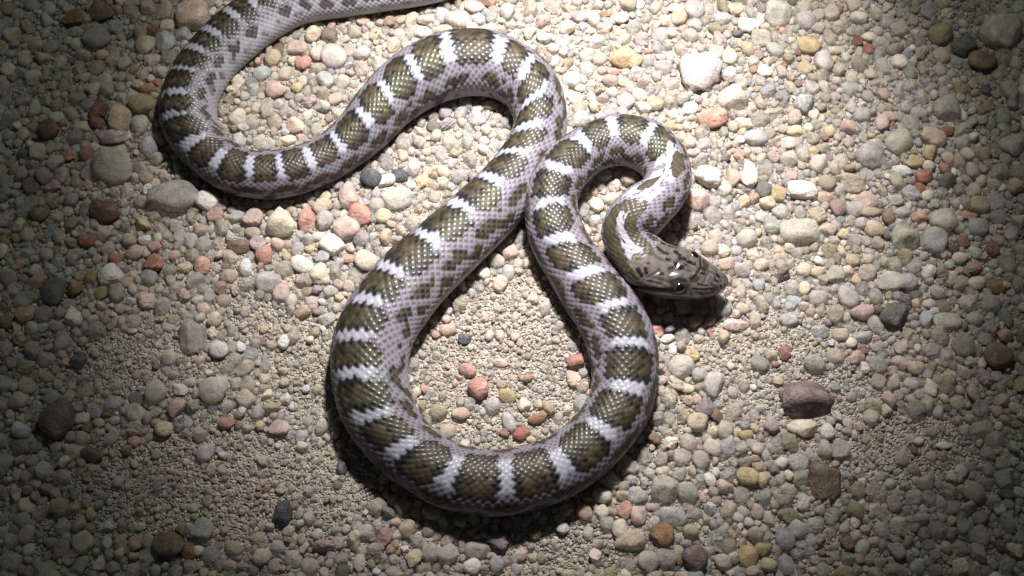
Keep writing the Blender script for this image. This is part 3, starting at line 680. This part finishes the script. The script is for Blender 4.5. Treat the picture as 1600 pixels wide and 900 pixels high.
import re
def count(t): return len(re.findall(r"[A-Za-z0-9][A-Za-z0-9'\u2019-]*", t))
def words_for(i, level):
    o, px, py, sz, cw, shp, words = records[i]
    if words: return words
    size = 'tiny' if sz < 19 else 'small' if sz < 27 else 'middling' if sz < 36 else 'large'
    near = sorted((math.hypot(q[1] - px, q[2] - py) - (q[3] + sz) / 2, q[4]) for j, q in enumerate(records) if j != i)
    rel = relation(px, py)
    nb = f', by a {near[level][1]} one' if near[level][0] < 45 else ', on its own' if level == 0 else f', not far from a {near[level][1]} one'
    for t in (f'{size} {cw} {SHAPEW[shp]} pebble{nb}, {rel}', f'{cw} {SHAPEW[shp]} pebble{nb}, {rel}', f'{cw} pebble{nb}, {rel}'):
        if count(t) <= 16: return t
    return t
used = {}
for i, q in enumerate(records):
    for level in (0, 1, 2, 3):
        t = words_for(i, level)
        if t not in used: break
    used[t] = i; tag(q[0], t, 'pebble', GROUP)

SHP = {}
for nm, D in (('big', D2), ('mid', D2b), ('tiny', D1)):
    SHP[nm] = [stone_shape(D, k, rng) for k in (['round'] * 8 + ['ang'] * 18 + ['block'] * 4 + ['lump'] * 6)]
def rot_mats(n):
    q = rng.normal(size=(n, 4)); q /= np.linalg.norm(q, axis=1)[:, None]; w_, x_, y_, z_ = q.T
    return np.stack([1-2*(y_*y_+z_*z_), 2*(x_*y_-z_*w_), 2*(x_*z_+y_*w_), 2*(x_*y_+z_*w_), 1-2*(x_*x_+z_*z_), 2*(y_*z_-x_*w_), 2*(x_*z_-y_*w_), 2*(y_*z_+x_*w_), 1-2*(x_*x_+y_*y_)], -1).reshape(n, 3, 3)
def grains(name, xs, ys, rs, zoff, shapes, faces, label, palette=MIX, dull=0.0, facet=0.0):
    n = len(xs); xs, ys, rs = map(np.asarray, (xs, ys, rs))
    rot = rot_mats(n); sc_ = np.stack([np.ones(n), rng.uniform(.72, 1, n), rng.uniform(.55, .85, n)], -1) * rs[:, None] * 1.08
    # flatter side down: only a part of the grains is turned freely
    az = rng.uniform(0, 2 * np.pi, n); flat = np.zeros((n, 3, 3)); flat[:, 0, 0] = np.cos(az); flat[:, 0, 1] = -np.sin(az); flat[:, 1, 0] = np.sin(az); flat[:, 1, 1] = np.cos(az); flat[:, 2, 2] = 1
    use = rng.random(n) < .6; rot[use] = flat[use]
    pick = rng.integers(0, len(shapes), n); S = np.stack(shapes)[pick]
    P = np.einsum('nij,nvj->nvi', rot, S * sc_[:, None, :])
    z = ground_z(xs, ys) + rs * zoff * rng.uniform(.3, 1.0, n)
    P += np.stack([xs, ys, z], -1)[:, None, :]
    nvv = S.shape[1]
    keys = [random.choice(palette) for _ in range(n)]
    base = np.array([soften(PAL[k][0], .5) for k in keys]); cl = np.array([PAL[k][2] for k in keys]) * rng.uniform(.6, 1.1, n)
    base = base * rng.uniform(.78, 1.22, (n, 1)) * (1 + rng.normal(0, .05, (n, 1)) * np.array([1, .1, -1.1]))
    base = base * (1 - dull) + np.array([.54, .48, .42]) * dull
    Fa = (faces[None] + (np.arange(n) * nvv)[:, None, None]).reshape(-1, 3)
    o = mesh_obj(name, P.reshape(-1, 3), Fa, MAT_GRAIN, None, np.repeat(np.clip(base, .01, .85), nvv, 0), extra={'clear': np.repeat(np.clip(cl, 0, 1), nvv)}, flat=np.repeat((pick >= 8) & (rng.random(n) < facet), len(faces)))
    tag(o, label, name.replace('_', ' '), kind='stuff'); return o
def pack(n, rmin, rmax, power, shrink, sand_keep, zf):
    x = rng.uniform(X0, X1, n); y = rng.uniform(Y0, Y1, n); r = np.sort(rmin + (rmax - rmin) * rng.random(n) ** power)[::-1]
    ok = clear_of_snake(x, y, r * zf) & (rng.random(n) < 1 - (1 - sand_keep) * np.clip(sandy(x, y) * 1.5, 0, 1))
    out = []
    for x_, y_, r_ in zip(x[ok], y[ok], r[ok]):
        if free(x_, y_, r_ * shrink): out.append((x_, y_, r_)); stamp(x_, y_, r_ * .97)
    return np.array(out).T
g = pack(14000, .0017, .0030, 2.2, .52, .03, 1.0)
grains('gravel', *g, .50, SHP['big'], F2, 'bed of mixed grey, tan and pink gravel grains', dull=.06, facet=.75)
g2 = pack(60000, .0009, .0017, 1.1, .40, .06, 1.0)
grains('grit', *g2, .60, SHP['mid'], F2b, 'pale angular grit wedged between the gravel grains', dull=.15, facet=.8)
g4 = pack(80000, .0005, .0010, 1.0, .30, .35, 1.0)
grains('coarse_sand', *g4, .7, SHP['mid'], F2b, 'coarse sand grains filling the gaps between the gravel', dull=.35, facet=.8)
n3 = 44000
x = rng.uniform(X0, X1, n3); y = rng.uniform(Y0, Y1, n3); r = rng.uniform(.0002, .00055, n3)
ok = clear_of_snake(x, y, r * 1.2) & (rng.random(n3) < .35 + .65 * sandy(x, y))
grains('fine_sand', x[ok], y[ok], r[ok], .8, SHP['tiny'], F1, 'fine tan sand between the gravel grains', dull=.5)

# glinting mica flake
M = Mat('mica'); M.set(Base_Color=(.50, .40, .37, 1), Roughness=.4, Specular_IOR_Level=.6); MAT_MICA = M.m
P = unproject(930, 865, .002); mp = float(mm_per_px(930, 865))
out = [(-.9, -.7), (-.2, -1), (.75, -.85), (1, -.1), (.8, .8), (-.1, 1), (-.8, .75), (-1, .1)]
bm = bmesh.new()
lo_ = [bm.verts.new((a, b, -.16)) for a, b in out]; hi_ = [bm.verts.new((a * .9, b * .9, .16 + .05 * a)) for a, b in out]
bm.faces.new(hi_); bm.faces.new(lo_[::-1])
for k in range(8): bm.faces.new((lo_[k], lo_[(k + 1) % 8], hi_[(k + 1) % 8], hi_[k]))
me = bpy.data.meshes.new('mica_flake'); bm.to_mesh(me); bm.free(); me.materials.append(MAT_MICA)
mica = bpy.data.objects.new('mica_flake', me); col.objects.link(mica)
mica.location = (P[0], P[1], float(ground_z(P[0], P[1])) + .0016); mica.scale = (10 * mp,) * 3
to_cam = (cam.location - mica.location).normalized(); to_l = (TORCH_POS - mica.location).normalized()
mica.rotation_euler = (to_cam + to_l + Vector((.22, -.13, 0))).normalized().to_track_quat('Z', 'Y').to_euler()
tag(mica, 'tiny glinting mica flake on gravel outside the bottom of the big loop', 'mica flake')
